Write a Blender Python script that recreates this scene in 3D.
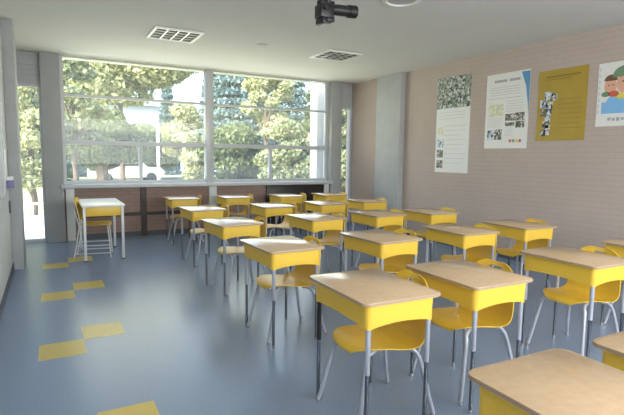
import bpy, bmesh, math, random
import numpy as np
from mathutils import Vector, Matrix

for o in list(bpy.data.objects):
    bpy.data.objects.remove(o)
SC = bpy.context.scene
COL = SC.collection
PI = math.pi

# ------------------------------------------------------------------ camera
CAM_H = 1.4278
YAW, PITCH, ROLL, FPX = 0.50195, 0.10565, 0.01367, 482.07
cd = bpy.data.cameras.new('camera')
cd.sensor_fit = 'HORIZONTAL'; cd.sensor_width = 36.0
cd.lens = FPX / 624.0 * 36.0
cd.clip_start = 0.05; cd.clip_end = 500
cam = bpy.data.objects.new('camera', cd); COL.objects.link(cam)
Fv = Vector((math.sin(YAW)*math.cos(PITCH), math.cos(YAW)*math.cos(PITCH), -math.sin(PITCH)))
R0 = Vector((math.cos(YAW), -math.sin(YAW), 0)); U0 = R0.cross(Fv)
Rv = R0*math.cos(ROLL) + U0*math.sin(ROLL); Uv = U0*math.cos(ROLL) - R0*math.sin(ROLL)
cam.matrix_world = Matrix(((Rv.x, Uv.x, -Fv.x, 0), (Rv.y, Uv.y, -Fv.y, 0), (Rv.z, Uv.z, -Fv.z, CAM_H), (0, 0, 0, 1)))
SC.camera = cam

# ------------------------------------------------------------------ view, sky, sun, large lights
SC.view_settings.view_transform = 'Standard'; SC.view_settings.look = 'None'
SC.view_settings.gamma = 1.0; SC.view_settings.use_curve_mapping = False
SC.view_settings.exposure = 0.54
W = bpy.data.worlds.new('sky'); SC.world = W; W.use_nodes = True
wn = W.node_tree.nodes; wl = W.node_tree.links
sky = wn.new('ShaderNodeTexSky'); sky.sky_type = 'NISHITA'; sky.sun_disc = False
sky.sun_elevation = math.radians(38); sky.sun_rotation = math.radians(250)
sky.air_density = 1.0; sky.dust_density = 2.5; sky.ozone_density = 1.0
wn['Background'].inputs['Strength'].default_value = 0.65
wl.new(sky.outputs[0], wn['Background'].inputs['Color'])

sl = bpy.data.lights.new('sun', 'SUN'); sl.energy = 8.0; sl.angle = 0.01; sl.color = (1, .95, .86)
so = bpy.data.objects.new('sun', sl); COL.objects.link(so)
so.rotation_euler = Vector((0.80, 0.42, -0.72)).to_track_quat('-Z', 'Y').to_euler()

def area(name, loc, direction, sx, sy, power, color):
    l = bpy.data.lights.new(name, 'AREA'); l.shape = 'RECTANGLE'; l.size = sx; l.size_y = sy
    l.energy = power; l.color = color
    o = bpy.data.objects.new(name, l); COL.objects.link(o); o.location = loc
    o.rotation_euler = Vector(direction).to_track_quat('-Z', 'Y').to_euler()
    return o
# daylight through the big window, plus an added fill lamp behind the camera
area('window_daylight', (2.7, 8.745, 1.95), (0, -1, -0.12), 4.7, 1.9, 24, (0.74, 0.86, 1.0))
area('window_ground_bounce', (2.7, 8.75, 1.7), (0, -1, 0.75), 4.7, 1.4, 24, (1.0, 0.93, 0.42))
area('rear_fill', (2.7, -1.62, 1.85), (0, 1, 0.06), 5.2, 1.7, 222, (1.0, 0.98, 0.98))

# ------------------------------------------------------------------ materials
def new_mat(name):
    m = bpy.data.materials.new(name); m.use_nodes = True
    return m, m.node_tree.nodes, m.node_tree.links, m.node_tree.nodes['Principled BSDF']

def mat(name, col, rough=0.5, metal=0.0, var=0.0, scale=8.0, bump=0.0, bscale=60.0, spec=0.5, coat=0.0):
    m, n, l, b = new_mat(name)
    b.inputs['Roughness'].default_value = rough; b.inputs['Metallic'].default_value = metal
    b.inputs['Specular IOR Level'].default_value = spec
    b.inputs['Coat Weight'].default_value = coat
    b.inputs['Base Color'].default_value = (*col, 1)
    tc = n.new('ShaderNodeTexCoord')
    if var:
        t = n.new('ShaderNodeTexNoise'); t.inputs['Scale'].default_value = scale; t.inputs['Detail'].default_value = 5
        r = n.new('ShaderNodeValToRGB')
        r.color_ramp.elements[0].position = .3; r.color_ramp.elements[1].position = .7
        r.color_ramp.elements[0].color = (*[c*(1-var) for c in col], 1)
        r.color_ramp.elements[1].color = (*[min(1, c*(1+var)) for c in col], 1)
        l.new(tc.outputs['Object'], t.inputs['Vector']); l.new(t.outputs['Fac'], r.inputs['Fac']); l.new(r.outputs['Color'], b.inputs['Base Color'])
    if bump:
        t2 = n.new('ShaderNodeTexNoise'); t2.inputs['Scale'].default_value = bscale; t2.inputs['Detail'].default_value = 3
        bp = n.new('ShaderNodeBump'); bp.inputs['Strength'].default_value = bump; bp.inputs['Distance'].default_value = .004
        l.new(tc.outputs['Object'], t2.inputs['Vector']); l.new(t2.outputs['Fac'], bp.inputs['Height']); l.new(bp.outputs['Normal'], b.inputs['Normal'])
    return m

def brick_mat(name, axis, c1, c2, mortar, bw=.24, bh=.066, ms=.006, rough=.8):
    m, n, l, b = new_mat(name)
    b.inputs['Roughness'].default_value = rough
    tc = n.new('ShaderNodeTexCoord'); s = n.new('ShaderNodeSeparateXYZ'); c = n.new('ShaderNodeCombineXYZ')
    l.new(tc.outputs['Object'], s.inputs[0])
    l.new(s.outputs['Y' if axis == 'x' else 'X'], c.inputs['X']); l.new(s.outputs['Z'], c.inputs['Y'])
    t = n.new('ShaderNodeTexBrick'); l.new(c.outputs[0], t.inputs['Vector'])
    t.inputs['Scale'].default_value = 1; t.inputs['Brick Width'].default_value = bw; t.inputs['Row Height'].default_value = bh
    t.inputs['Mortar Size'].default_value = ms; t.inputs['Mortar Smooth'].default_value = .3
    t.inputs['Color1'].default_value = (*c1, 1); t.inputs['Color2'].default_value = (*c2, 1); t.inputs['Mortar'].default_value = (*mortar, 1)
    nz = n.new('ShaderNodeTexNoise'); nz.inputs['Scale'].default_value = 3.0; l.new(tc.outputs['Object'], nz.inputs['Vector'])
    mx = n.new('ShaderNodeMixRGB'); mx.blend_type = 'MULTIPLY'; mx.inputs['Fac'].default_value = .12
    l.new(t.outputs['Color'], mx.inputs['Color1']); l.new(nz.outputs['Fac'], mx.inputs['Color2'])
    l.new(mx.outputs[0], b.inputs['Base Color'])
    bp = n.new('ShaderNodeBump'); bp.invert = True; bp.inputs['Strength'].default_value = .3; bp.inputs['Distance'].default_value = .004
    l.new(t.outputs['Fac'], bp.inputs['Height']); l.new(bp.outputs['Normal'], b.inputs['Normal'])
    return m

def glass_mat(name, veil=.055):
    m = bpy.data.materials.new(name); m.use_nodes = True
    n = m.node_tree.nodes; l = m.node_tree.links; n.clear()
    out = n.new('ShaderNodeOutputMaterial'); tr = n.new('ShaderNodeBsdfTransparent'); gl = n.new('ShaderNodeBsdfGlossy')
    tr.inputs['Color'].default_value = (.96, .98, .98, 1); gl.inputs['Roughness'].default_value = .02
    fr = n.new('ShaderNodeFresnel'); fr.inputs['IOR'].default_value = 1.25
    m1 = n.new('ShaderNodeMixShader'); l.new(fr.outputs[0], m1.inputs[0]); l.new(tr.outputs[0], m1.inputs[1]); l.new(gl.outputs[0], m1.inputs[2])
    df = n.new('ShaderNodeBsdfTranslucent'); df.inputs['Color'].default_value = (.95, .95, .92, 1)   # haze put into the pane to wash out the view
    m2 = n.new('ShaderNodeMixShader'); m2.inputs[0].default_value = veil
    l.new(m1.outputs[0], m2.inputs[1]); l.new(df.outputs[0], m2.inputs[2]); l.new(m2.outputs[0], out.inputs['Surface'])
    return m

def leaf_mat(name, ca, cb, cc):
    m, n, l, b = new_mat(name)
    g = n.new('ShaderNodeNewGeometry'); r = n.new('ShaderNodeValToRGB')
    e = r.color_ramp.elements; e[0].color = (*ca, 1); e[1].color = (*cc, 1); x = e.new(.5); x.color = (*cb, 1)
    l.new(g.outputs['Random Per Island'], r.inputs['Fac']); l.new(r.outputs['Color'], b.inputs['Base Color'])
    b.inputs['Roughness'].default_value = .6; b.inputs['Specular IOR Level'].default_value = .2
    tl = n.new('ShaderNodeBsdfTranslucent'); l.new(r.outputs['Color'], tl.inputs['Color'])
    mx = n.new('ShaderNodeMixShader'); mx.inputs[0].default_value = .35
    l.new(b.outputs[0], mx.inputs[1]); l.new(tl.outputs[0], mx.inputs[2]); l.new(mx.outputs[0], n['Material Output'].inputs['Surface'])
    return m

def mottled(name, cols, scale):
    """printed photograph: blotches of a few colours"""
    m, n, l, b = new_mat(name)
    tc = n.new('ShaderNodeTexCoord'); t = n.new('ShaderNodeTexVoronoi'); t.inputs['Scale'].default_value = scale
    l.new(tc.outputs['Object'], t.inputs['Vector'])
    bw = n.new('ShaderNodeRGBToBW'); l.new(t.outputs['Color'], bw.inputs[0])
    r = n.new('ShaderNodeValToRGB'); r.color_ramp.interpolation = 'CONSTANT'
    e = r.color_ramp.elements
    while len(e) < len(cols): e.new(.5)
    for i, c in enumerate(cols):
        e[i].position = .2 + .6*i/len(cols) if i else 0; e[i].color = (*c, 1)
    l.new(bw.outputs[0], r.inputs['Fac']); l.new(r.outputs['Color'], b.inputs['Base Color']); b.inputs['Roughness'].default_value = .45
    return m

def floor_mat():
    m, n, l, b = new_mat('blue grey linoleum')
    tc = n.new('ShaderNodeTexCoord')
    t = n.new('ShaderNodeTexNoise'); t.inputs['Scale'].default_value = 90; t.inputs['Detail'].default_value = 6
    l.new(tc.outputs['Object'], t.inputs['Vector'])
    r = n.new('ShaderNodeValToRGB'); r.color_ramp.elements[0].position = .35; r.color_ramp.elements[1].position = .65
    r.color_ramp.elements[0].color = (.205, .275, .395, 1); r.color_ramp.elements[1].color = (.24, .315, .445, 1)
    l.new(t.outputs['Fac'], r.inputs['Fac']); l.new(r.outputs['Color'], b.inputs['Base Color'])
    b.inputs['Roughness'].default_value = .27
    return m

M = dict(
    floor=floor_mat(),
    tile=mat('yellow floor tile', (.62, .46, .07), .3, var=.05, scale=60),
    ceiling=mat('ceiling paint', (.665, .665, .645), .85, var=.015, scale=2),
    plaster=mat('grey painted plaster', (.60, .60, .57), .8, var=.03, scale=3),
    concrete=mat('grey painted concrete', (.42, .43, .43), .75, var=.05, scale=4),
    pillar=mat('grey pillar', (.36, .37, .37), .6, var=.04, scale=4),
    whitepost=mat('white painted post', (.8, .8, .78), .6, var=.02),
    brick_x=brick_mat('tan brick long wall', 'x', (.535, .44, .39), (.525, .43, .38), (.487, .40, .352)),
    brick_y=brick_mat('red brown brick under window', 'y', (.40, .27, .225), (.37, .25, .205), (.29, .205, .175)),
    rail=mat('dark brown rail', (.06, .038, .03), .5, var=.1),
    dark_panel=mat('very dark panel', (.028, .02, .018), .4, var=.2),
    skirt=mat('dark grey baseboard', (.09, .095, .11), .45, var=.05),
    alu=mat('grey window metal', (.52, .54, .56), .4, metal=.1, var=.02),
    sill=mat('grey sill', (.58, .6, .62), .35, var=.03),
    siding=mat('grey siding', (.45, .46, .47), .6, var=.03),
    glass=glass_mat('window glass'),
    top=mat('tan laminate', (.62, .435, .265), .16, var=.05, scale=30, spec=.55),
    edge=mat('brown laminate edge', (.40, .285, .19), .4),
    yellow=mat('yellow moulded plastic', (.82, .53, .06), .38, var=.02, scale=5),
    chair_yellow=mat('yellow polypropylene', (.80, .515, .05), .36, var=.03, scale=6, bump=.05, bscale=400),
    tube=mat('light grey painted tube', (.46, .48, .55), .3, metal=.25, var=.02),
    black_tube=mat('black painted tube', (.012, .012, .013), .35),
    chrome=mat('dark chrome insert', (.24, .245, .26), .16, metal=1.0),
    nickel=mat('nickel glide', (.6, .6, .6), .25, metal=.9),
    rubber=mat('black rubber', (.015, .015, .016), .6),
    white_top=mat('white laminate', (.80, .80, .78), .3, var=.01),
    white_metal=mat('white painted metal', (.75, .76, .76), .4, var=.01),
    paper=mat('poster paper', (.78, .78, .77), .5, var=.01),
    paper_grey=mat('light grey print', (.60, .61, .62), .5),
    ink=mat('grey print', (.38, .39, .41), .5),
    dark_ink=mat('dark print', (.10, .10, .11), .5),
    blue_print=mat('blue print', (.10, .30, .55), .5),
    gold=mat('mustard poster paper', (.42, .29, .035), .45, var=.05, scale=5),
    gold_line=mat('mustard dark print', (.26, .17, .02), .45),
    skin=mat('printed skin tone', (.72, .40, .28), .5), red_p=mat('printed red', (.62, .12, .08), .5),
    green_p=mat('printed green', (.16, .28, .16), .5), sky_p=mat('printed light blue', (.22, .48, .80), .5),
    brown_p=mat('printed brown', (.17, .08, .05), .5), yellow_p=mat('printed yellow', (.75, .6, .12), .5),
    photo_a=mottled('printed photo', [(.04, .05, .05), (.30, .33, .28), (.52, .55, .55), (.14, .22, .08), (.60, .62, .64), (.25, .28, .22)], 30),
    photo_b=mottled('printed photo dark', [(.05, .05, .05), (.35, .3, .25), (.6, .6, .6), (.12, .14, .08)], 40),
    photo_c=mottled('printed photo yellow', [(.7, .68, .5), (.75, .7, .3), (.55, .6, .5), (.8, .78, .72)], 30),
    photo_d=mottled('printed photo blue', [(.55, .65, .78), (.25, .35, .5), (.08, .06, .05), (.7, .72, .75)], 30),
    black=mat('matt black plastic', (.012, .012, .013), .4, var=.1),
    lens=mat('dark lens', (.02, .02, .03), .05, spec=.8),
    louver=mat('bright louver metal', (.60, .60, .56), .3, metal=.6),
    dark_recess=mat('dark fitting back', (.05, .05, .047), .6),
    white_enamel=mat('white enamel', (.82, .82, .80), .35),
    tube_off=mat('unlit fluorescent tube', (.85, .85, .85), .3),
    white_board=mat('whiteboard enamel', (.72, .76, .80), .2, var=.01),
    purple=mat('violet plastic', (.22, .20, .42), .5),
    bark=mat('bark', (.11, .08, .055), .9, var=.3, scale=12, bump=.4, bscale=20),
    ground=mat('dry pale grass', (.34, .34, .18), .95, var=.2, scale=.8),
    paving=mat('pale paving', (.62, .60, .55), .9, var=.06, scale=3),
    ext_white=mat('white render', (.82, .83, .84), .8, var=.02, scale=2),
    render_blue=mat('pale blue grey render', (.42, .48, .54), .8, var=.03, scale=2),
    ext_roof=mat('pale metal roof', (.55, .62, .68), .4, var=.05, scale=2),
    dark_glass=mat('dark glazing', (.06, .08, .10), .1),
    car=mat('white car paint', (.78, .78, .80), .2, coat=.4),
    fence_metal=mat('pale fence metal', (.70, .71, .70), .5),
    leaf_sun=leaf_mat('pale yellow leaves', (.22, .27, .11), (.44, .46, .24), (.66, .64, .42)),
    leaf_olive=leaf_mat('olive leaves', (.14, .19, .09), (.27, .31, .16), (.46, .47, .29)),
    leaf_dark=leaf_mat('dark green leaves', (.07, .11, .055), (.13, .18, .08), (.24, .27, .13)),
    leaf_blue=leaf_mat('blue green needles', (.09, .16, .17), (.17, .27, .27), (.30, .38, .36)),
)

# ------------------------------------------------------------------ mesh helpers
class MB:
    """collects shapes into one mesh"""
    def __init__(s): s.bm = bmesh.new(); s.mats = []
    def mi(s, m):
        if m not in s.mats: s.mats.append(m)
        return s.mats.index(m)
    def geo(s, vs, fs, m, smooth=False):
        k = s.mi(m); bv = [s.bm.verts.new(v) for v in vs]; out = []
        for f in fs:
            try: q = s.bm.faces.new([bv[i] for i in f])
            except ValueError: continue
            q.material_index = k; q.smooth = smooth; out.append(q)
        return bv, out
    def box(s, x0, x1, y0, y1, z0, z1, m, b=0.0):
        vs = [(x, y, z) for z in (z0, z1) for y in (y0, y1) for x in (x0, x1)]
        fs = [(0, 2, 3, 1), (4, 5, 7, 6), (0, 1, 5, 4), (2, 6, 7, 3), (0, 4, 6, 2), (1, 3, 7, 5)]
        bv, bf = s.geo(vs, fs, m)
        if b:
            es = list({e for f in bf for e in f.edges})
            bmesh.ops.bevel(s.bm, geom=es, offset=b, segments=2, affect='EDGES', profile=.5, material=-1)
        return s
    def prism(s, pts, z0, z1, m, b=0.0, side=None):
        n = len(pts)
        vs = [(x, y, z0) for x, y in pts] + [(x, y, z1) for x, y in pts]
        bv, bf = s.geo(vs, [tuple(range(n-1, -1, -1)), tuple(range(n, 2*n))] + [(i, (i+1) % n, n+(i+1) % n, n+i) for i in range(n)], m)
        if side is not None:
            k = s.mi(side)
            for f in bf[2:]: f.material_index = k; f.smooth = True
        if b:
            es = list(bf[0].edges) + list(bf[1].edges)
            bmesh.ops.bevel(s.bm, geom=es, offset=b, segments=2, affect='EDGES', profile=.5, material=-1)
        return s
    def tube(s, pts, r, m, n=10, cap=True):
        pts = [Vector(p) for p in pts]; rs = r if isinstance(r, (list, tuple)) else [r]*len(pts)
        up = None; rings = []
        for i, p in enumerate(pts):
            a = pts[max(i-1, 0)]; c = pts[min(i+1, len(pts)-1)]; t = (c-a).normalized()
            if up is None:
                up = Vector((1, 0, 0)) if abs(t.x) < .9 else Vector((0, 1, 0))
            u = (up - t*up.dot(t)).normalized(); v = t.cross(u); up = u
            rings.append([p + (u*math.cos(2*PI*k/n) + v*math.sin(2*PI*k/n))*rs[i] for k in range(n)])
        vs = [q for g in rings for q in g]; fs = []
        for i in range(len(rings)-1):
            for k in range(n):
                fs.append((i*n+k, i*n+(k+1) % n, (i+1)*n+(k+1) % n, (i+1)*n+k))
        bv, bf = s.geo(vs, fs, m, True)
        if cap:
            k = s.mi(m)
            for g in (bv[:n][::-1], bv[-n:]):
                f = s.bm.faces.new(g); f.material_index = k
        return s
    def obj(s, name, parent=None, sharp=35):
        bmesh.ops.recalc_face_normals(s.bm, faces=s.bm.faces[:])
        me = bpy.data.meshes.new(name); s.bm.to_mesh(me); s.bm.free()
        for m in s.mats: me.materials.append(m)
        for p in me.polygons: p.use_smooth = True
        me.set_sharp_from_angle(angle=math.radians(sharp))
        o = bpy.data.objects.new(name, me); COL.objects.link(o)
        if parent: o.parent = parent
        return o

def tag(o, label=None, cat=None, group=None, kind=None):
    if label: o['label'] = label
    if cat: o['category'] = cat
    if group: o['group'] = group
    if kind: o['kind'] = kind
    return o
def thing(name, loc, label, cat, rz=0.0, group=None):
    o = bpy.data.objects.new(name, None); COL.objects.link(o); o.empty_display_size = .1
    o.location = loc; o.rotation_euler = (0, 0, rz)
    return tag(o, label, cat, group)
def struct(o): o['kind'] = 'structure'; return o
def dup(root, loc, rz, label):
    r = root.copy(); COL.objects.link(r); r.location = loc; r.rotation_euler = (0, 0, rz); r['label'] = label
    for ch in list(root.children):
        c = ch.copy(); COL.objects.link(c); c.parent = r
        for g in list(ch.children):
            d = g.copy(); COL.objects.link(d); d.parent = c
    return r
def rrect(hx, hy, r, n=5):
    p = []
    for cx, cy, a0 in ((hx-r, hy-r, 0), (-hx+r, hy-r, 90), (-hx+r, -hy+r, 180), (hx-r, -hy+r, 270)):
        for k in range(n+1):
            a = math.radians(a0 + 90*k/n); p.append((cx+r*math.cos(a), cy+r*math.sin(a)))
    return p

# ------------------------------------------------------------------ room shell
XL, XR, YF, YN, ZC = -0.412, 5.772, 8.69, -1.5, 2.965
fl = struct(MB().box(XL-.2, XR+.2, YN-2.2, YF+.30, -.12, 0, M['floor']).obj('floor'))
for (x0, y0) in [(.195, 6.99), (-.105, 6.69), (.195, 5.515), (-.105, 5.205), (.195, 3.985), (-.105, 3.69), (.19, 2.475), (-.11, 2.175)]:
    MB().box(x0, x0+.30, y0, y0+.305, 0, .0015, M['tile']).obj('yellow_floor_tile', fl)
struct(MB().box(XL-.2, XR+.2, YN-2.4, YF+.45, ZC, ZC+.25, M['ceiling']).obj('ceiling'))
struct(MB().box(XL-.2, XL, YN-2.2, YF+.30, 0, ZC, M['plaster']).obj('wall_left'))
struct(MB().box(XR, XR+.2, YN-2.2, YF+.30, 0, ZC, M['brick_x']).obj('wall_right'))
# wall behind the camera with window band added for fill, corridor roof against sun
b = MB()
b.box(XL, XR, YN-.12, YN, 0, 1.0, M['plaster']).box(XL, XR, YN-.12, YN, 2.7, ZC, M['plaster'])
b.box(XL, 0, YN-.12, YN, 1.0, 2.7, M['plaster']).box(5.4, XR, YN-.12, YN, 1.0, 2.7, M['plaster'])
struct(b.obj('wall_near'))
w4 = struct(bpy.data.objects.new('added_rear_window', None)); COL.objects.link(w4)  # unseen window band, added to go with the fill lamp
b = MB()
for x in (0, 1.35, 2.7, 4.05, 5.36): b.box(x, x+.04, YN-.09, YN-.03, 1.0, 2.7, M['alu'])
b.box(0, 5.4, YN-.09, YN-.03, 1.0, 1.04, M['alu']).box(0, 5.4, YN-.09, YN-.03, 2.66, 2.7, M['alu'])
b.obj('frame', w4)
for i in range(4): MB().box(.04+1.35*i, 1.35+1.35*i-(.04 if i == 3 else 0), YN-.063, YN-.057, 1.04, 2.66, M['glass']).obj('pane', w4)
struct(MB().box(XL-.2, XR+.2, YN-2.4, YN-2.2, 0, 1.05, M['ext_white']).obj('wall_sun_block'))  # unseen outer wall, added to keep the sun out

# far wall: low brick wall, pillars, white posts, sill, headers
b = MB().box(.19, 5.20, 8.76, 8.96, 0, .87, M['brick_y']); struct(b.obj('wall_far'))
struct(MB().box(-.045, .225, 8.64, 8.96, 0, ZC, M['pillar'], .008).obj('wall_pillar_left'))
struct(MB().box(5.185, 5.44, 8.66, 8.96, 0, ZC, M['pillar'], .008).obj('wall_pillar_right'))
def post(x0, x1): struct(MB().box(x0, x1, 8.70, 8.76, 0, .86, M['whitepost'], .004).obj('trim_1'))
post(.245, .37); post(2.61, 2.75); post(5.06, 5.17)
b = MB()   # dark horizontal rail and upright in front of the brick, below the sill
b.box(.37, 2.60, 8.735, 8.758, .365, .425, M['rail']).box(1.40, 1.50, 8.73, 8.758, 0, .86, M['rail'])
struct(b.obj('trim_2'))
b = MB().box(3.76, 5.05, 8.70, 8.755, .05, .845, M['dark_panel'], .004)  # very dark flat panel below the right end of the sill
struct(b.obj('trim_3'))
struct(MB().box(.18, 5.20, 8.56, 8.80, .865, .925, M['sill'], .008).obj('trim_4'))
for nm, (x0, x1, y0, y1) in dict(baseboard_far=(.37, 5.05, 8.745, 8.757, ), baseboard_right=(XR-.012, XR, YN, 7.05)).items():
    struct(MB().box(x0, x1, y0, y1, 0, .09, M['skirt']).obj(nm))
struct(MB().box(XL, XL+.012, YN, 6.8, 0, .09, M['skirt']).obj('baseboard_left'))
struct(MB().box(XL, -.295, 6.80, 7.36, 0, ZC, M['concrete'], .006).obj('wall_pilaster_left'))
b = MB().box(5.655, XR, 7.03, 7.76, 0, ZC, M['concrete'], .006); struct(b.obj('wall_pilaster_right'))

# main window
def frame_box(b, x0, x1, z0, z1, y0=8.80, y1=8.88): b.box(x0, x1, y0, y1, z0, z1, M['alu'])
w1 = struct(bpy.data.objects.new('window_1', None)); COL.objects.link(w1)
b = MB()
frame_box(b, .215, .275, .925, ZC); frame_box(b, 5.13, 5.185, .925, ZC)
frame_box(b, .275, 5.13, .925, .975); frame_box(b, .275, 5.13, ZC-.015, ZC)
b.obj('frame', w1)
b = MB(); b.box(2.575, 2.72, 8.76, 8.90, .925, ZC, M['alu'], .004); b.obj('mullion', w1)
for (x0, x1, mx) in ((.275, 2.575, 1.43), (2.72, 5.13, 3.885)):
    b = MB(); frame_box(b, x0, x1, 1.565, 1.64, 8.79, 8.88); b.obj('transom', w1)
    b = MB(); frame_box(b, x0, x1, 2.335, 2.375, 8.80, 8.87); b.obj('transom', w1)
    b = MB(); frame_box(b, mx-.028, mx+.028, .975, 1.565); b.obj('mullion', w1)
    for (a0, a1, c0, c1) in ((x0, mx-.028, .975, 1.565), (mx+.028, x1, .975, 1.565), (x0, x1, 1.64, 2.335), (x0, x1, 2.375, ZC-.015)):
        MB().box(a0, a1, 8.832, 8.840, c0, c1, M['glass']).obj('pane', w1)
# narrow full-height windows beside the pillars
def sidelight(nm, x0, x1, z0):
    w = struct(bpy.data.objects.new(nm, None)); COL.objects.link(w)
    b = MB()
    frame_box(b, x0, x0+.035, z0, 2.48, 8.78, 8.86); frame_box(b, x1-.035, x1, z0, 2.48, 8.78, 8.86)
    frame_box(b, x0+.035, x1-.035, z0, z0+.05, 8.78, 8.86); frame_box(b, x0+.035, x1-.035, 2.44, 2.48, 8.78, 8.86)
    b.obj('frame', w)
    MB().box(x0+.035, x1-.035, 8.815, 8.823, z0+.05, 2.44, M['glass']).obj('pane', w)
    b = MB(); z = 2.48
    while z < ZC-.02:
        z1 = min(z+.075, ZC); b.box(x0, x1, 8.80, 8.86, z, z1-.006, M['siding']); b.box(x0, x1, 8.815, 8.86, z1-.006, z1, M['siding']); z = z1
    b.obj('header_panel', w)
sidelight('window_2', XL, -.045, 0.0)
sidelight('window_3', 5.44, XR, 0.0)

# ------------------------------------------------------------------ ceiling fittings
def luminaire(x, y, w, label):
    t = thing('ceiling_light', (x, y, ZC), label, 'ceiling light', group='recessed louvre ceiling lights')
    h = w/2; b = MB()
    for (x0, x1, y0, y1) in ((-h, h, -h, -h+.035), (-h, h, h-.035, h), (-h, -h+.035, -h+.035, h-.035), (h-.035, h, -h+.035, h-.035)):
        b.box(x0, x1, y0, y1, -.022, 0, M['white_enamel'])
    b.obj('frame', t)
    MB().box(-h+.035, h-.035, -h+.035, h-.035, -.004, 0, M['dark_recess']).obj('back_panel', t)
    k = h-.035; b = MB()
    for i in range(1, 4):
        p = -k + 2*k*i/4
        b.box(p-.010, p+.010, -k, k, -.020, -.005, M['louver'])
    for i in range(1, 4):
        p = -k + 2*k*i/4
        b.box(-k, k, p-.004, p+.004, -.018, -.006, M['louver'])
    b.obj('louver', t)
    return t
luminaire(1.50, 6.47, .60, 'square louvred ceiling light above the left side of the big window')
luminaire(3.92, 6.45, .60, 'square louvred ceiling light nearer the brick wall')
t = thing('round_downlight', (3.10, 3.88, ZC), 'round white ceiling light at the top edge beside the black projector', 'ceiling light')
b = MB(); n = 24
ring = [[(r*math.cos(2*PI*k/n), r*math.sin(2*PI*k/n), z) for k in range(n)] for r, z in ((.19, 0), (.185, -.02), (.15, -.024), (.14, -.01))]
b.geo([v for g in ring for v in g], [(i*n+k, i*n+(k+1) % n, (i+1)*n+(k+1) % n, (i+1)*n+k) for i in range(3) for k in range(n)], M['white_enamel'], True)
b.obj('rim', t)
MB().prism([(.14*math.cos(2*PI*k/n), .14*math.sin(2*PI*k/n)) for k in range(n)], -.012, -.002, M['louver']).obj('reflector', t)
tag(MB().box(-.06, .06, -.05, .05, -.012, 0, M['siding'], .003).obj('ceiling_plate'), 'small grey cover plate on the ceiling between the two square lights', 'cover plate').location = (2.69, 6.4, ZC)

# black projector bracket hanging from the ceiling
t = thing('projector_bracket', (2.10, 3.6, ZC), 'black projector bracket with a horizontal barrel hanging from the ceiling', 'projector mount')
MB().prism([(.06*math.cos(2*PI*k/16), .06*math.sin(2*PI*k/16)) for k in range(16)], -.015, 0, M['black']).obj('ceiling_flange', t)
MB().tube([(0, 0, -.015), (0, 0, -.21)], .017, M['black'], 12).obj('stem', t)
b = MB(); b.tube([(-.02, 0, -.21), (-.01, 0, -.235), (.0, 0, -.27)], [.02, .038, .03], M['black'], 12)
b.box(-.09, .05, -.03, .03, -.30, -.255, M['black'], .006); b.obj('swivel_joint', t)
b = MB(); b.box(-.095, .03, -.06, .06, -.40, -.29, M['black'], .01)
b.box(-.08, -.045, -.065, .065, -.445, -.40, M['black'], .006); b.box(-.03, .04, -.05, .05, -.425, -.38, M['black'], .006); b.obj('clamp_body', t)
b = MB(); b.tube([(.03, 0, -.315), (.10, 0, -.31), (.20, 0, -.305)], [.042, .045, .045], M['black'], 16); b.tube([(.20, 0, -.305), (.272, 0, -.30)], [.052, .054], M['black'], 16); b.obj('barrel', t)
MB().tube([(.2725, 0, -.30), (.276, 0, -.30)], .043, M['lens'], 16).obj('lens', t)
b = MB(); b.tube([(.05, .05, -.36), (.07, .055, -.36)], .02, M['black'], 10); b.obj('clamp_knob', t); b = MB(); b.tube([(-.06, -.062, -.33), (-.06, -.085, -.33)], .016, M['black'], 10); b.obj('clamp_knob', t)
cb = MB(); cb.tube([(2.22, 3.62, ZC-.006), (2.30, 3.78, ZC-.006), (2.42, 3.87, ZC-.008), (2.55, 3.84, ZC-.006), (2.66, 3.93, ZC-.006), (2.8, 3.86, ZC-.006)], .012, M['white_enamel'], 8)
tag(cb.obj('ceiling_cable'), 'white cable fixed on the ceiling beside the black bracket', 'cable')

# ------------------------------------------------------------------ posters on the brick wall
def poster(name, y0, y1, z0, z1, m, label, cat='poster'):
    """origin at the upper left corner as seen from the room; child coords u (right) and v (down)"""
    t = thing(name, (XR-.001, y1, z1), label, cat)
    w, h = y1-y0, z1-z0
    MB().box(-.004, 0, -w, 0, -h, 0, m).obj('sheet', t)
    return t, w, h
def pr(b, u0, u1, v0, v1, m, lay=1): b.box(-.004-.0012*lay, -.0035, -u1, -u0, -v1, -v0, m)
t, w, h = poster('info_poster', 5.47, 6.20, 1.195, 2.735, M['paper'], 'tall poster with a photo across its top, leftmost on the brick wall')
b = MB(); pr(b, 0, w, 0, .50, M['photo_a']); b.obj('printed_photo', t)
b = MB()
for i in range(9): pr(b, .20, w-.05-.04*(i % 3), .78+i*.075, .79+i*.075, M['paper_grey'])
for i in range(3): pr(b, .06, w-.10, .56+i*.05, .57+i*.05, M['paper_grey'])
b.obj('text_block', t)
for v0, m in ((.80, 'photo_c'), (1.0, 'photo_d'), (1.17, 'photo_b'), (1.34, 'photo_b')):
    b = MB(); pr(b, .04, .18, v0, v0+.13, M[m]); b.obj('printed_photo', t)
t, w, h = poster('info_poster', 4.43, 5.165, 1.58, 2.645, M['paper'], 'white poster with a blue corner, small photos and text blocks')
b = MB(); b.geo([(-.0052, -w, -.02), (-.0052, -w+.14, -.02), (-.0052, -w+.06, -.22), (-.0052, -w+.02, -.45), (-.0052, -w, -.62)], [(0, 1, 2, 3, 4)], M['blue_print']); b.obj('blue_corner', t)
b = MB()
pr(b, .14, .36, .09, .125, M['ink']); pr(b, .40, .58, .09, .125, M['ink'])
for i in range(4): pr(b, .07, .58, .19+i*.035, .20+i*.035, M['paper_grey'])
pr(b, .04, w-.10, .35, .355, M['ink'])
for i in range(5): pr(b, .36, .66, .40+i*.035, .41+i*.035, M['paper_grey'])
for i in range(6): pr(b, .05, .30, .63+i*.025, .638+i*.025, M['paper_grey'])
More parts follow.
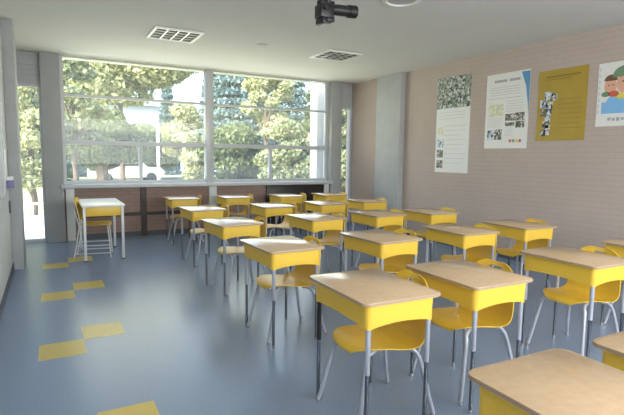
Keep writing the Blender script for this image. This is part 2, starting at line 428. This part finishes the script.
for i in range(5): pr(b, .36, .50, .76+i*.03, .768+i*.03, M['paper_grey'])
b.obj('text_block', t)
for (u0, u1, v0, v1, m) in ((.06, .32, .43, .60, 'photo_c'), (.36, .52, .58, .68, 'photo_b'), (.52, .68, .57, .68, 'photo_b'), (.36, .52, .70, .75, 'photo_b'), (.54, .68, .69, .78, 'photo_b'), (.05, .17, .80, .94, 'photo_d'), (.18, .31, .79, .94, 'photo_b')):
    b = MB(); pr(b, u0, u1, v0, v1, M[m]); b.obj('printed_photo', t)
b = MB()
for i, m in enumerate(('red_p', 'green_p', 'yellow_p', 'red_p')): pr(b, .44+i*.055, .48+i*.055, .94, .98, M[m])
b.obj('logo_row', t)
t, w, h = poster('mustard_poster', 3.625, 4.295, 1.675, 2.575, M['gold'], 'mustard yellow poster with a column of small photos down its left side')
b = MB(); pr(b, .10, w-.10, .075, .095, M['gold_line']); b.obj('heading', t); b = MB(); pr(b, .12, w-.2, .115, .125, M['gold_line']); b.obj('heading', t); b = MB()
for i in range(7): pr(b, .30, w-.06, .38+i*.06, .386+i*.06, M['gold_line'])
b.obj('text_block', t)
for (u0, v0, s, m) in ((.10, .27, .10, 'photo_d'), (.19, .30, .09, 'photo_b'), (.04, .37, .10, 'photo_d'), (.12, .40, .10, 'photo_d'), (.05, .49, .09, 'photo_b'), (.13, .49, .08, 'photo_d'), (.12, .58, .08, 'photo_d'), (.09, .65, .09, 'photo_b'), (.13, .70, .07, 'photo_d'), (.06, .76, .08, 'photo_b'), (.12, .76, .07, 'photo_d')):
    b = MB(); pr(b, u0, u0+s, v0, v0+s, M[m]); b.obj('printed_photo', t)
t, w, h = poster('picture_poster', 2.95, 3.50, 1.825, 2.555, M['paper'], 'white poster with a painted picture of people, rightmost on the brick wall')
def disc(b, cu, cv, ru, rv, m, lay, a0=0, a1=360):
    n = 20; p = [(-.004-.0012*lay, -(cu+ru*math.cos(math.radians(a0+(a1-a0)*k/n))), -(cv-rv*math.sin(math.radians(a0+(a1-a0)*k/n)))) for k in range(n+1)]
    b.geo(p, [tuple(range(n+1))], m)
b = MB()
pr(b, .06, .52, .45, .585, M['sky_p']); disc(b, .27, .46, .16, .10, M['sky_p'], 1.2); disc(b, .44, .44, .12, .12, M['sky_p'], 1.2)
disc(b, .15, .27, .07, .09, M['skin'], 2); disc(b, .15, .21, .075, .07, M['brown_p'], 2.2, 0, 180)
disc(b, .33, .24, .11, .135, M['skin'], 2); disc(b, .32, .15, .15, .10, M['green_p'], 2.4, 0, 180); pr(b, .17, .46, .15, .175, M['green_p'], 2.5)
disc(b, .19, .36, .06, .035, M['red_p'], 2.6); disc(b, .10, .36, .05, .03, M['green_p'], 2.6); disc(b, .30, .39, .09, .035, M['yellow_p'], 2.6); disc(b, .42, .37, .06, .04, M['red_p'], 2.6)
disc(b, .29, .23, .014, .01, M['dark_ink'], 2.8); disc(b, .37, .23, .014, .01, M['dark_ink'], 2.8); disc(b, .33, .31, .03, .012, M['red_p'], 2.8)
disc(b, .13, .26, .01, .008, M['dark_ink'], 2.8); disc(b, .18, .26, .01, .008, M['dark_ink'], 2.8)
b.obj('painted_picture', t)
b = MB()
for i in range(7): b = MB(); pr(b, .14+.05*i, .175+.05*i, .63+.006*(i % 2), .665+.004*(i % 3), M['ink']); b.obj('letter', t)
for i in range(8): b = MB(); pr(b, .012, .03, .05+.07*i, .09+.07*i, M['paper_grey']); b.obj('margin_mark', t)

# ------------------------------------------------------------------ left wall fittings
t = thing('whiteboard', (XL, 4.2, .95), 'long whiteboard with a metal frame on the left wall', 'whiteboard')
MB().box(.001, .012, -1.75, 1.75, .03, 1.17, M['white_board']).obj('writing_surface', t)
b = MB()
b.box(.001, .022, -1.78, 1.78, 0, .03, M['alu']).box(.001, .022, -1.78, 1.78, 1.17, 1.20, M['alu']).box(.001, .022, -1.78, -1.75, .03, 1.17, M['alu']).box(.001, .022, 1.75, 1.78, .03, 1.17, M['alu'])
b.obj('frame', t)
tag(MB().box(XL+.001, XL+.008, 6.18, 6.46, 1.12, 1.46, M['paper']).obj('paper_notice'), 'white paper notice on the left wall beside the pilaster', 'notice')
t = thing('wall_dispenser', (XL, 6.52, 1.02), 'small violet and white box fixed on the left wall below the notice', 'wall box')
MB().box(.001, .07, -.10, .10, 0, .09, M['purple'], .006).obj('body', t)
MB().box(.001, .06, -.11, .11, .09, .13, M['white_enamel'], .004).obj('lid', t)
tag(MB().box(XL+.001, XL+.02, 6.60, 6.66, .72, .86, M['dark_ink'], .003).obj('wall_socket'), 'dark narrow socket low on the left wall beside the pilaster', 'socket')

# ------------------------------------------------------------------ student desk
DX, DY, DZ = .240, .304, .74     # half depth (x), half width (y), top height
LX, LY = .185, .255              # leg positions
Z0B = .600
def make_desk(label):
    t = thing('student_desk', (0, 0, 0), label, 'desk', group='yellow student desks')
    MB().prism(rrect(DX, DY, .038, 6), DZ-.017, DZ, M['top'], .004, M['edge']).obj('tabletop', t)
    # moulded book box: wall of varying depth around three sides, open towards the sitter (+x)
    hx, hy, r = LX+.024, LY+.024, .030
    pts = []
    def line(p, q, n, arch):
        for k in range(n):
            s = k/n; pts.append((p[0]+(q[0]-p[0])*s, p[1]+(q[1]-p[1])*s, Z0B + arch*math.sin(PI*s)**.8))
    def arc(cx, cy, a0, n=5):
        for k in range(n):
            a = math.radians(a0+90*k/n); pts.append((cx+r*math.cos(a), cy+r*math.sin(a), Z0B))
    # start at the inner return of the corner at +x,+y and walk round by -x to +x,-y
    pts.append((hx-r, hy-2*r, Z0B)); pts.append((hx-.004, hy-2*r, Z0B)); pts.append((hx, hy-2*r+.006, Z0B)); arc(hx-r, hy-r, 0)
    line((hx-r, hy), (-hx+r, hy), 14, .017); arc(-hx+r, hy-r, 90)
    line((-hx, hy-r), (-hx, -hy+r), 18, .010); arc(-hx+r, -hy+r, 180)
    line((-hx+r, -hy), (hx-r, -hy), 14, .017); arc(hx-r, -hy+r, 270)
    pts.append((hx, -hy+r, Z0B)); pts.append((hx, -hy+2*r-.006, Z0B)); pts.append((hx-.004, -hy+2*r, Z0B)); pts.append((hx-r, -hy+2*r, Z0B))
    bm = bmesh.new(); zt = DZ-.017; rows = []
    for x, y, z in pts: rows.append((bm.verts.new((x*.985 if abs(x) > .1 else x, y*.985, z)), bm.verts.new((x, y, zt))))
    fs = [bm.faces.new((rows[i][0], rows[i+1][0], rows[i+1][1], rows[i][1])) for i in range(len(rows)-1)]
    bmesh.ops.recalc_face_normals(bm, faces=fs)
    c = fs[20]; 
    if c.normal.dot(c.calc_center_median()-Vector((0, 0, c.calc_center_median().z))) < 0:
        for f in fs: f.normal_flip()
    bmesh.ops.solidify(bm, geom=fs, thickness=.005)
    b = MB(); b.bm.free(); b.bm = bm; b.mats = [M['yellow']]
    b.prism(rrect(LX+.015, LY+.015, .02), .634, .639, M['yellow'])
    b.box(hx-.014, hx-.009, -LY+.02, LY-.02, .626, .652, M['yellow'])
    for sx in (-1, 1):
        for sy in (-1, 1):      # corner sockets for the legs
            b.tube([(sx*LX, sy*LY, .596), (sx*LX, sy*LY, .70)], .0185, M['yellow'], 14)
    b.obj('book_box', t, 40)
    for sx, sy in ((-1, 1), (-1, -1), (1, -1), (1, 1)):
        l = MB().tube([(0, 0, .365), (0, 0, .612)], .0135, M['tube'], 14).obj('leg', t); l.location = (sx*LX, sy*LY, 0)
        MB().tube([(0, 0, .018), (0, 0, .368)], .0108, M['chrome'], 12).obj('leg_insert', l)
        MB().tube([(0, 0, 0), (0, 0, .006), (0, 0, .022)], [.0125, .0135, .0115], M['nickel'], 12).obj('foot_glide', l)
    return t

# ------------------------------------------------------------------ student chair
def smooth_poly(P, n):
    """Catmull-Rom through the points"""
    P = [np.array(p, float) for p in P]; Q = [2*P[0]-P[1]] + P + [2*P[-1]-P[-2]]; out = []
    for i in range(1, len(Q)-2):
        for k in range(n):
            t = k/n; a, b_, c, d = Q[i-1], Q[i], Q[i+1], Q[i+2]
            out.append(.5*((2*b_) + (-a+c)*t + (2*a-5*b_+4*c-d)*t*t + (-a+3*b_-3*c+d)*t**3))
    out.append(P[-1]); return out
def shell(prof, widths, hole, bow, m, th=.006):
    """prof: (x,z) rows, widths per row; bow(row fraction,u) gives (dx,dz)"""
    US = [-1, -.97, -.9, -.75, -.55, -.40, -.34, -.17, 0, .17, .34, .40, .55, .75, .9, .97, 1]
    bm = bmesh.new(); g = []
    for i, ((x, z), w) in enumerate(zip(prof, widths)):
        f = i/(len(prof)-1); row = []
        for u in US:
            dx, dz = bow(f, u); row.append(bm.verts.new((x+dx, u*w, z+dz)))
        g.append(row)
    fs = []
    for i in range(len(g)-1):
        for k in range(len(US)-1):
            if hole and hole[0] <= i < hole[1] and -.37 < (US[k]+US[k+1])/2 < .37: continue
            fs.append(bm.faces.new((g[i][k], g[i][k+1], g[i+1][k+1], g[i+1][k])))
    bmesh.ops.recalc_face_normals(bm, faces=fs)
    if sum(f.normal.z + -f.normal.x for f in fs) < 0:
        for f in fs: f.normal_flip()
    bmesh.ops.solidify(bm, geom=fs, thickness=th)
    b = MB(); b.bm.free(); b.bm = bm; b.mats = [m]
    return b
def rounded_end(d, r, w):       # half width at distance d from a rounded end
    return w if d >= r else w - r + math.sqrt(max(r*r-(r-d)**2, 0))
def make_chair(label, name='student_chair', m=None):
    m = m or M['chair_yellow']
    t = thing(name, (0, 0, 0), label, 'chair', group='yellow student chairs')
    seat_p = smooth_poly([(-.222, .400), (-.219, .414), (-.198, .430), (-.14, .438), (-.06, .430), (.03, .414), (.10, .405), (.145, .408)], 4)
    seat_p = [seat_p[0]] + seat_p[1:]
    L = 0; acc = [0]
    for a, c in zip(seat_p, seat_p[1:]): L += float(np.linalg.norm(c-a)); acc.append(L)
    ws = [rounded_end(d+.012, .15, .172 + .036*min(1, 1.3*d/L)) for d in acc]
    shell(seat_p, ws, None, lambda f, u: (.012*u*u*(1-f) if f < .4 else .0072*u*u*(1-f), .016*abs(u)**3*(f) - .006*abs(u)**2.5*(1-f)), m).obj('seat', t, 50)
    back_p = smooth_poly([(.145, .408), (.183, .428), (.210, .475), (.228, .55), (.243, .635), (.252, .685), (.257, .708), (.262, .732), (.267, .750), (.269, .760)], 4)
    n = len(back_p); L = 0; acc = [0]
    for a, c in zip(back_p, back_p[1:]): L += float(np.linalg.norm(c-a)); acc.append(L)
    ws = []
    for i, d in enumerate(acc):
        f = d/L; base = .208 - .036*f - .006*f*f
        ws.append(rounded_end(L-d+.003, .115, base))
    shell(back_p, ws, (24, 28), lambda f, u: (-.035*abs(u)**2*min(1, f*2.2)*(1-.35*f), .016*abs(u)**3*(1-f)), m).obj('backrest', t, 50)
    for sx, sy in ((-1, 1), (-1, -1), (1, -1), (1, 1)):
        if sx < 0: P = [(-.085, .135, .412), (-.10, .139, .410), (-.128, .145, .404), (-.156, .155, .383), (-.172, .172, .33), (-.228, .205, .07), (-.243, .214, .012)]
        else: P = [(.085, .128, .392), (.105, .134, .391), (.135, .143, .385), (.168, .156, .358), (.190, .172, .30), (.232, .203, .10), (.256, .215, .012)]
        P = [tuple(p) for p in smooth_poly([(x, sy*y, z) for x, y, z in P], 3)]
        l = MB().tube(P, .0125, M['tube'], 12).obj('leg', t)
        fx, fy = P[-1][0], P[-1][1]
        MB().tube([(fx, fy, 0), (fx, fy, .008), (fx, fy, .024)], [.014, .0155, .0125], M['nickel'], 12).obj('foot_glide', l)
    return t

ORD = ['nearest', 'second', 'third', 'fourth', 'fifth', 'sixth']
LINE = {1: 'leftmost line', 2: 'second line', 3: 'third line', 4: 'line along brick wall'}
DESKS = {   # (column, row): x, y, turn
    (1, 1): (1.39, .766, -.03), (2, 1): (2.03, .745, -.02),
    (1, 2): (1.53, 2.10, -.031), (2, 2): (2.228, 2.082, -.014), (3, 2): (3.335, 2.096, -.015), (4, 2): (4.36, 2.09, -.02),
    (1, 3): (1.606, 3.434, .032), (2, 3): (2.564, 3.41, .053), (3, 3): (3.548, 3.424, -.024), (4, 3): (4.418, 3.435, -.04),
    (1, 4): (1.679, 4.816, .07), (2, 4): (2.708, 4.842, .06), (3, 4): (3.595, 4.856, .019), (4, 4): (4.383, 4.767, -.028),
    (1, 5): (1.752, 6.204, .037), (2, 5): (2.766, 6.232, -.013), (3, 5): (3.665, 6.268, -.023), (4, 5): (4.49, 6.352, -.06),
    (1, 6): (1.88, 7.829, -.032), (2, 6): (2.744, 7.792, -.005), (3, 6): (3.708, 7.736, -.039), (4, 6): (4.582, 7.687, -.034)}
CHAIR_OFF = {(1, 2): (.05, .022, .0), (2, 2): (.065, .055, .03), (1, 3): (.055, .02, -.03), (3, 2): (.105, .035, .02), (4, 4): (.10, .03, 0)}
random.seed(4)
desk0 = chair0 = None
for (c, r), (x, y, a) in DESKS.items():
    k = r-1 if c < 3 else r-2
    rank = ('nearest desk' if k == 0 else ORD[k] + '-nearest desk')
    lab = f'yellow desk with tan top, {rank} in the {LINE[c]}' + (' from left' if c in (2, 3) else '')
    if desk0 is None: desk0 = d = make_desk(lab); d.location = (x, y, 0); d.rotation_euler.z = a
    else: d = dup(desk0, (x, y, 0), a, lab)
    if (c, r) in ((1, 2), (2, 2)):      # these two have one leg with a black sleeve
        l = [ch for ch in d.children if ch.name.startswith('leg') and ch.location.x < 0 and ch.location.y > 0][0]
        l.data = l.data.copy(); l.data.materials[0] = M['black_tube']; l['label'] = 'black leg sleeve'
    if r == 1: continue
    ox, oy, oa = CHAIR_OFF.get((c, r), (.075+random.uniform(-.02, .025), .02+random.uniform(-.03, .03), random.uniform(-.05, .05)))
    lab = f'yellow chair under the {rank} in the {LINE[c]}' + (' from left' if c in (2, 3) else '')
    p = Matrix.Rotation(a, 3, 'Z') @ Vector((ox, oy, 0))
    if chair0 is None: chair0 = ch = make_chair(lab); ch.location = (x+p.x, y+p.y, 0); ch.rotation_euler.z = a+oa
    else: dup(chair0, (x+p.x, y+p.y, 0), a+oa, lab)

# ------------------------------------------------------------------ teacher's table and chair
t = thing('teacher_table', (.635, 7.40, 0), 'white topped table with a yellow apron standing below the left end of the window', 'table')
hx, hy = .265, .52
MB().prism(rrect(hx, hy, .02, 4), .725, .752, M['white_top'], .004).obj('tabletop', t)
b = MB(); b.box(-hx+.05, hx-.05, -hy+.035, -hy+.05, .60, .725, M['yellow'], .003); b.obj('apron', t)['label'] = 'yellow end panel'
b = MB(); b.box(-hx+.05, hx-.05, hy-.05, hy-.035, .60, .725, M['yellow'], .003); b.obj('apron', t)['label'] = 'yellow end panel'
for sx in (-1, 1):
    for sy in (-1, 1):
        l = MB().box(-.017, .017, -.017, .017, .012, .725, M['white_metal'], .003).obj('leg', t); l.location = (sx*(hx-.03), sy*(hy-.045), 0)
        MB().box(-.018, .018, -.018, .018, 0, .014, M['rubber'], .002).obj('foot_cap', l)
t = thing('teacher_chair', (.565, 7.33, 0), 'yellow chair on thin white legs pushed in at the white topped table', 'chair', rz=PI-.16)
t2 = smooth_poly([(-.20, .425), (-.18, .444), (-.08, .45), (.06, .446), (.17, .452)], 4)
shell(t2, [rounded_end(.02+.4*i/(len(t2)-1), .08, .205) for i in range(len(t2))], None, lambda f, u: (0, .012*abs(u)**3), M['chair_yellow']).obj('seat', t, 50)
t2 = smooth_poly([(.195, .50), (.215, .60), (.235, .70), (.262, .81)], 6); nn = len(t2)
shell(t2, [min(rounded_end(.006+.32*i/(nn-1), .06, .195), rounded_end(.006+.32*(1-i/(nn-1)), .06, .195)) for i in range(nn)], None, lambda f, u: (-.03*u*u, 0), M['chair_yellow']).obj('backrest', t, 50)
for sy in (-1, 1):
    MB().tube([(-.165, sy*.17, .435), (-.185, sy*.18, .2), (-.195, sy*.185, .0)], .009, M['white_metal'], 10).obj('leg', t)
    MB().tube([(.265, sy*.185, 0), (.22, sy*.175, .25), (.19, sy*.17, .44), (.222, sy*.165, .56), (.246, sy*.165, .68)], .009, M['white_metal'], 10).obj('leg', t)
    MB().tube([(-.188, sy*.181, .17), (.235, sy*.179, .17)], .006, M['white_metal'], 8).obj('stretcher', t)
    MB().tube([(-.194, sy*.184, .06), (.254, sy*.183, .06)], .006, M['white_metal'], 8).obj('stretcher', t)

# ------------------------------------------------------------------ outdoors
GZ = -.35
struct(MB().box(-60, 90, 9.0, 140, GZ-.3, GZ, M['ground']).obj('ground'))
struct(MB().box(-8, 20, 8.97, 11.2, GZ, GZ+.04, M['paving']).obj('ground_paving'))
RNG = np.random.default_rng(7)
def pix(px, py, Y):
    d = Fv + Rv*((px-312)/FPX) - Uv*((py-207.5)/FPX); return d*(Y/d.y) + Vector((0, 0, CAM_H))
def leaf_mesh(name, P, size, m, parent, droop=0.0):
    size = size*.66; n = len(P); a = RNG.normal(size=(n, 3)); a[:, 2] -= droop; a /= np.linalg.norm(a, axis=1)[:, None]
    b_ = RNG.normal(size=(n, 3)); b_ -= a*(a*b_).sum(1)[:, None]; b_ /= np.linalg.norm(b_, axis=1)[:, None]
    s = size*RNG.uniform(.6, 1.4, (n, 1)); w = s*.55
    V = np.stack([P-a*s*.5, P+b_*w*.5, P+a*s*.5, P-b_*w*.5], 1).reshape(-1, 3)
    me = bpy.data.meshes.new(name)
    me.vertices.add(4*n); me.vertices.foreach_set('co', V.ravel())
    me.loops.add(4*n); me.loops.foreach_set('vertex_index', np.arange(4*n, dtype=np.int32))
    me.polygons.add(n); me.polygons.foreach_set('loop_start', np.arange(0, 4*n, 4, dtype=np.int32))
    me.update(calc_edges=True); me.materials.append(m)
    o = bpy.data.objects.new(name, me); COL.objects.link(o); o.parent = parent
    return o
def clumps(base, n, blobs):
    P = []
    for (x, y, z, rx, ry, rz) in blobs:
        k = int(2.1*n*rx*rz/sum(b[3]*b[5] for b in blobs)); d = RNG.normal(size=(k, 3)); d /= np.linalg.norm(d, axis=1)[:, None]
        rr = RNG.uniform(.45, 1.05, (k, 1))**.6
        P.append(np.array([x, y, z]) + d*rr*np.array([rx, ry, rz]))
    return np.concatenate(P)
def broadleaf(px, Y, ztop, width, m, label, n=6000, zlow=None, size=.28, trunk=.2, name='broadleaf_tree', group='trees and shrubs outside the windows'):
    p = pix(px, 160, Y); t = thing(name, (p.x, Y, GZ), label, 'tree' if 'tree' in name else 'shrub', group=group)
    H = ztop-GZ; zl = (zlow if zlow is not None else ztop*.3)-GZ; w = width/2; blobs = []
    for i in range(22):
        f = RNG.uniform(0, 1); z = zl + (H-zl)*f; sp = w*(math.sin(PI*(.18+.72*f)))
        ang = RNG.uniform(0, 2*PI); rad = sp*RNG.uniform(.2, .8); q = w*RNG.uniform(.28, .45)
        blobs.append((rad*math.cos(ang), rad*math.sin(ang)*.8, z, q, q, q*.62))
    leaf_mesh('foliage', clumps(t, n, blobs), size, m, t)
    b = MB(); b.tube([(0, 0, 0), (.05, 0, zl*.5), (-.05, .05, zl+.5), (.1, 0, zl+(H-zl)*.6)], [trunk, trunk*.8, trunk*.6, trunk*.2], M['bark'], 8)
    for i in range(7):
        x, y, z = blobs[i][:3]; z0 = max(zl*.7, z-1.2)
        b.tube([(0, 0, z0*.9), (x*.5, y*.5, (z0+z)/2), (x, y, z)], [trunk*.4, trunk*.25, trunk*.1], M['bark'], 6)
    b.obj('trunk', t)
    return t
def conifer(px, Y, ztop, width, m, label, n=7000, size=.30, zlow=.0, name='conifer_tree'):
    n = int(n*4.0); size *= 1.15
    p = pix(px, 160, Y); t = thing(name, (p.x, Y, GZ), label, 'tree', group='trees and shrubs outside the windows')
    H = ztop-GZ; f = 1-RNG.uniform(0, 1, n)**.62; f = f*.98
    ang = RNG.uniform(0, 2*PI, n); lay = np.floor(f*H/.55); ph = ((lay*2.4)[:, None] + np.arange(9)*2*PI/9)
    ang = ph[np.arange(n), RNG.integers(0, 9, n)] + RNG.normal(0, .16, n)
    R = (width/2)*(1-f)**.6; rr = R*np.sqrt(RNG.uniform(.05, 1, n)); z = zlow + lay*.55*(H-zlow)/H + RNG.normal(0, .09, n) - rr*.16 + .3
    leaf_mesh('foliage', np.stack([rr*np.cos(ang), rr*np.sin(ang), np.minimum(z, H)], 1), size, m, t, .5)
    MB().tube([(0, 0, 0), (0, 0, H*.6), (0, 0, H*.97)], [.2, .11, .02], M['bark'], 8).obj('trunk', t)
    return t
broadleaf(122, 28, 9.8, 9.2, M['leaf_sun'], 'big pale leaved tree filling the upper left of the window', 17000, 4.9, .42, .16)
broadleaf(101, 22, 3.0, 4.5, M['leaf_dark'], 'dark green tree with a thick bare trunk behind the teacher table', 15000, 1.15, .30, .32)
broadleaf(74, 17, 4.4, 2.2, M['leaf_olive'], 'slim olive tree at the left edge of the big window', 3500, 1.6, .24, .10)
broadleaf(188, 18.5, 3.1, 2.4, M['leaf_sun'], 'bright yellow green shrub just left of the centre mullion', 4500, .3, .26, .08, 'tall_shrub')
conifer(168, 44, 9.0, 2.2, M['leaf_blue'], 'distant blue green conifer beside the bright gap of sky', 5000, .34)
conifer(215, 36, 10.5, 3.4, M['leaf_blue'], 'narrow dark conifer behind the centre mullion', 5000)
conifer(238, 25, 9.6, 4.4, M['leaf_blue'], 'blue green conifer just right of the centre mullion', 8500)
broadleaf(266, 20, 6.0, 2.4, M['leaf_sun'], 'sunlit yellow tree between two blue green conifers', 5500, 2.4, .26, .12)
conifer(288, 31, 9.5, 4.6, M['leaf_blue'], 'blue green conifer left of the white exterior column', 7000)
conifer(312, 17, 4.4, 1.4, M['leaf_dark'], 'small dark conifer against the white exterior column', 3000, .24)
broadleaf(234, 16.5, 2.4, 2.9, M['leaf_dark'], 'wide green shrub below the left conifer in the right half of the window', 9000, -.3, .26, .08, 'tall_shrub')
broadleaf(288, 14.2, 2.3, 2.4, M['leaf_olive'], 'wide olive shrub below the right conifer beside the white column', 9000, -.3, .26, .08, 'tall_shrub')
broadleaf(31, 15, 3.9, 2.0, M['leaf_sun'], 'leafy tree seen through the narrow left window', 2600, .6, .22, .10)
broadleaf(347, 14, 3.4, 1.8, M['leaf_olive'], 'leafy tree seen through the narrow right window', 4000, .2, .22, .08)
broadleaf(142, 36, 3.2, 5.4, M['leaf_dark'], 'long dark green hedge tree in front of the pale building', 12000, .6, .36, .2)
conifer(62, 42, 9.0, 5.0, M['leaf_blue'], 'tall far conifer behind the pale leaved tree', 6000, .42)
conifer(20, 34, 8.0, 6.0, M['leaf_dark'], 'far dark conifer at the left behind the leafy tree', 5000, .42)
conifer(352, 30, 9.0, 5.0, M['leaf_dark'], 'far dark conifer at the right behind the narrow window', 5000, .42)

p = pix(132, 160, 47)
t = thing('low_building', (p.x, 47, GZ), 'low pale building with a flat roof beyond the trees', 'building')
MB().box(-4.6, 4.6, 0, 6, 0, 6.2, M['render_blue']).obj('wall', t)
b = MB(); b.prism([(-4.9, -.3), (4.9, -.3), (4.9, 6.3), (-4.9, 6.3)], 6.2, 6.5, M['ext_roof']); b.obj('roof', t)
for i in range(4): MB().box(-3.9+2.1*i, -2.5+2.1*i, -.03, .02, 3.9, 4.6, M['dark_glass']).obj('window', t)
p = pix(158.5, 160, 15)
t = thing('white_post', (p.x, 15, GZ), 'slim white post standing outside before the shrubs', 'post')
MB().tube([(0, 0, 0), (0, 0, 2.65)], .045, M['ext_white'], 12).obj('shaft', t)
MB().tube([(0, 0, 2.65), (0, 0, 2.67), (0, 0, 2.72)], [.06, .06, .01], M['ext_white'], 12).obj('cap', t)
p = pix(126, 160, 32)
t = thing('parked_car', (p.x, 32, GZ), 'white car parked beside the tree trunk', 'car', rz=.1)
b = MB(); prof = [(-2.1, .35), (2.1, .35), (2.15, .7), (1.9, .95), (1.1, 1.0), (.6, 1.42), (-1.1, 1.45), (-1.7, 1.05), (-2.1, .95)]
b.geo([(x, -.8, z) for x, z in prof] + [(x, .8, z) for x, z in prof], [tuple(range(9)), tuple(range(17, 8, -1))] + [(i, (i+1) % 9, 9+(i+1) % 9, 9+i) for i in range(9)], M['car']); b.obj('body', t)
MB().box(-1.35, .75, -.81, .81, 1.0, 1.34, M['dark_glass'], .05).obj('side_glass', t)
for x in (-1.3, 1.3):
    for y in (-.72, .72): MB().tube([(x, y-.1, .32), (x, y+.1, .32)], .32, M['rubber'], 18).obj('wheel', t)
# exterior white column beside the right end of the window, low white wall with railing by the left one
struct(MB().box(5.225, 5.53, 9.35, 9.65, GZ, 3.6, M['ext_white'], .01).obj('column'))
t = thing('low_fence', (-.6, 11.5, GZ), 'low white wall with a thin railing outside the narrow left window', 'fence')
MB().box(-2.6, 1.0, -.08, .08, 0, .47, M['ext_white'], .01).obj('wall', t)
for i in range(25): MB().tube([(-2.5+.14*i, 0, .47), (-2.5+.14*i, 0, .70)], .012, M['fence_metal'], 6).obj('baluster', t)
MB().box(-2.6, 1.0, -.025, .025, 0.70, 0.74, M['fence_metal'], .004).obj('handrail', t)
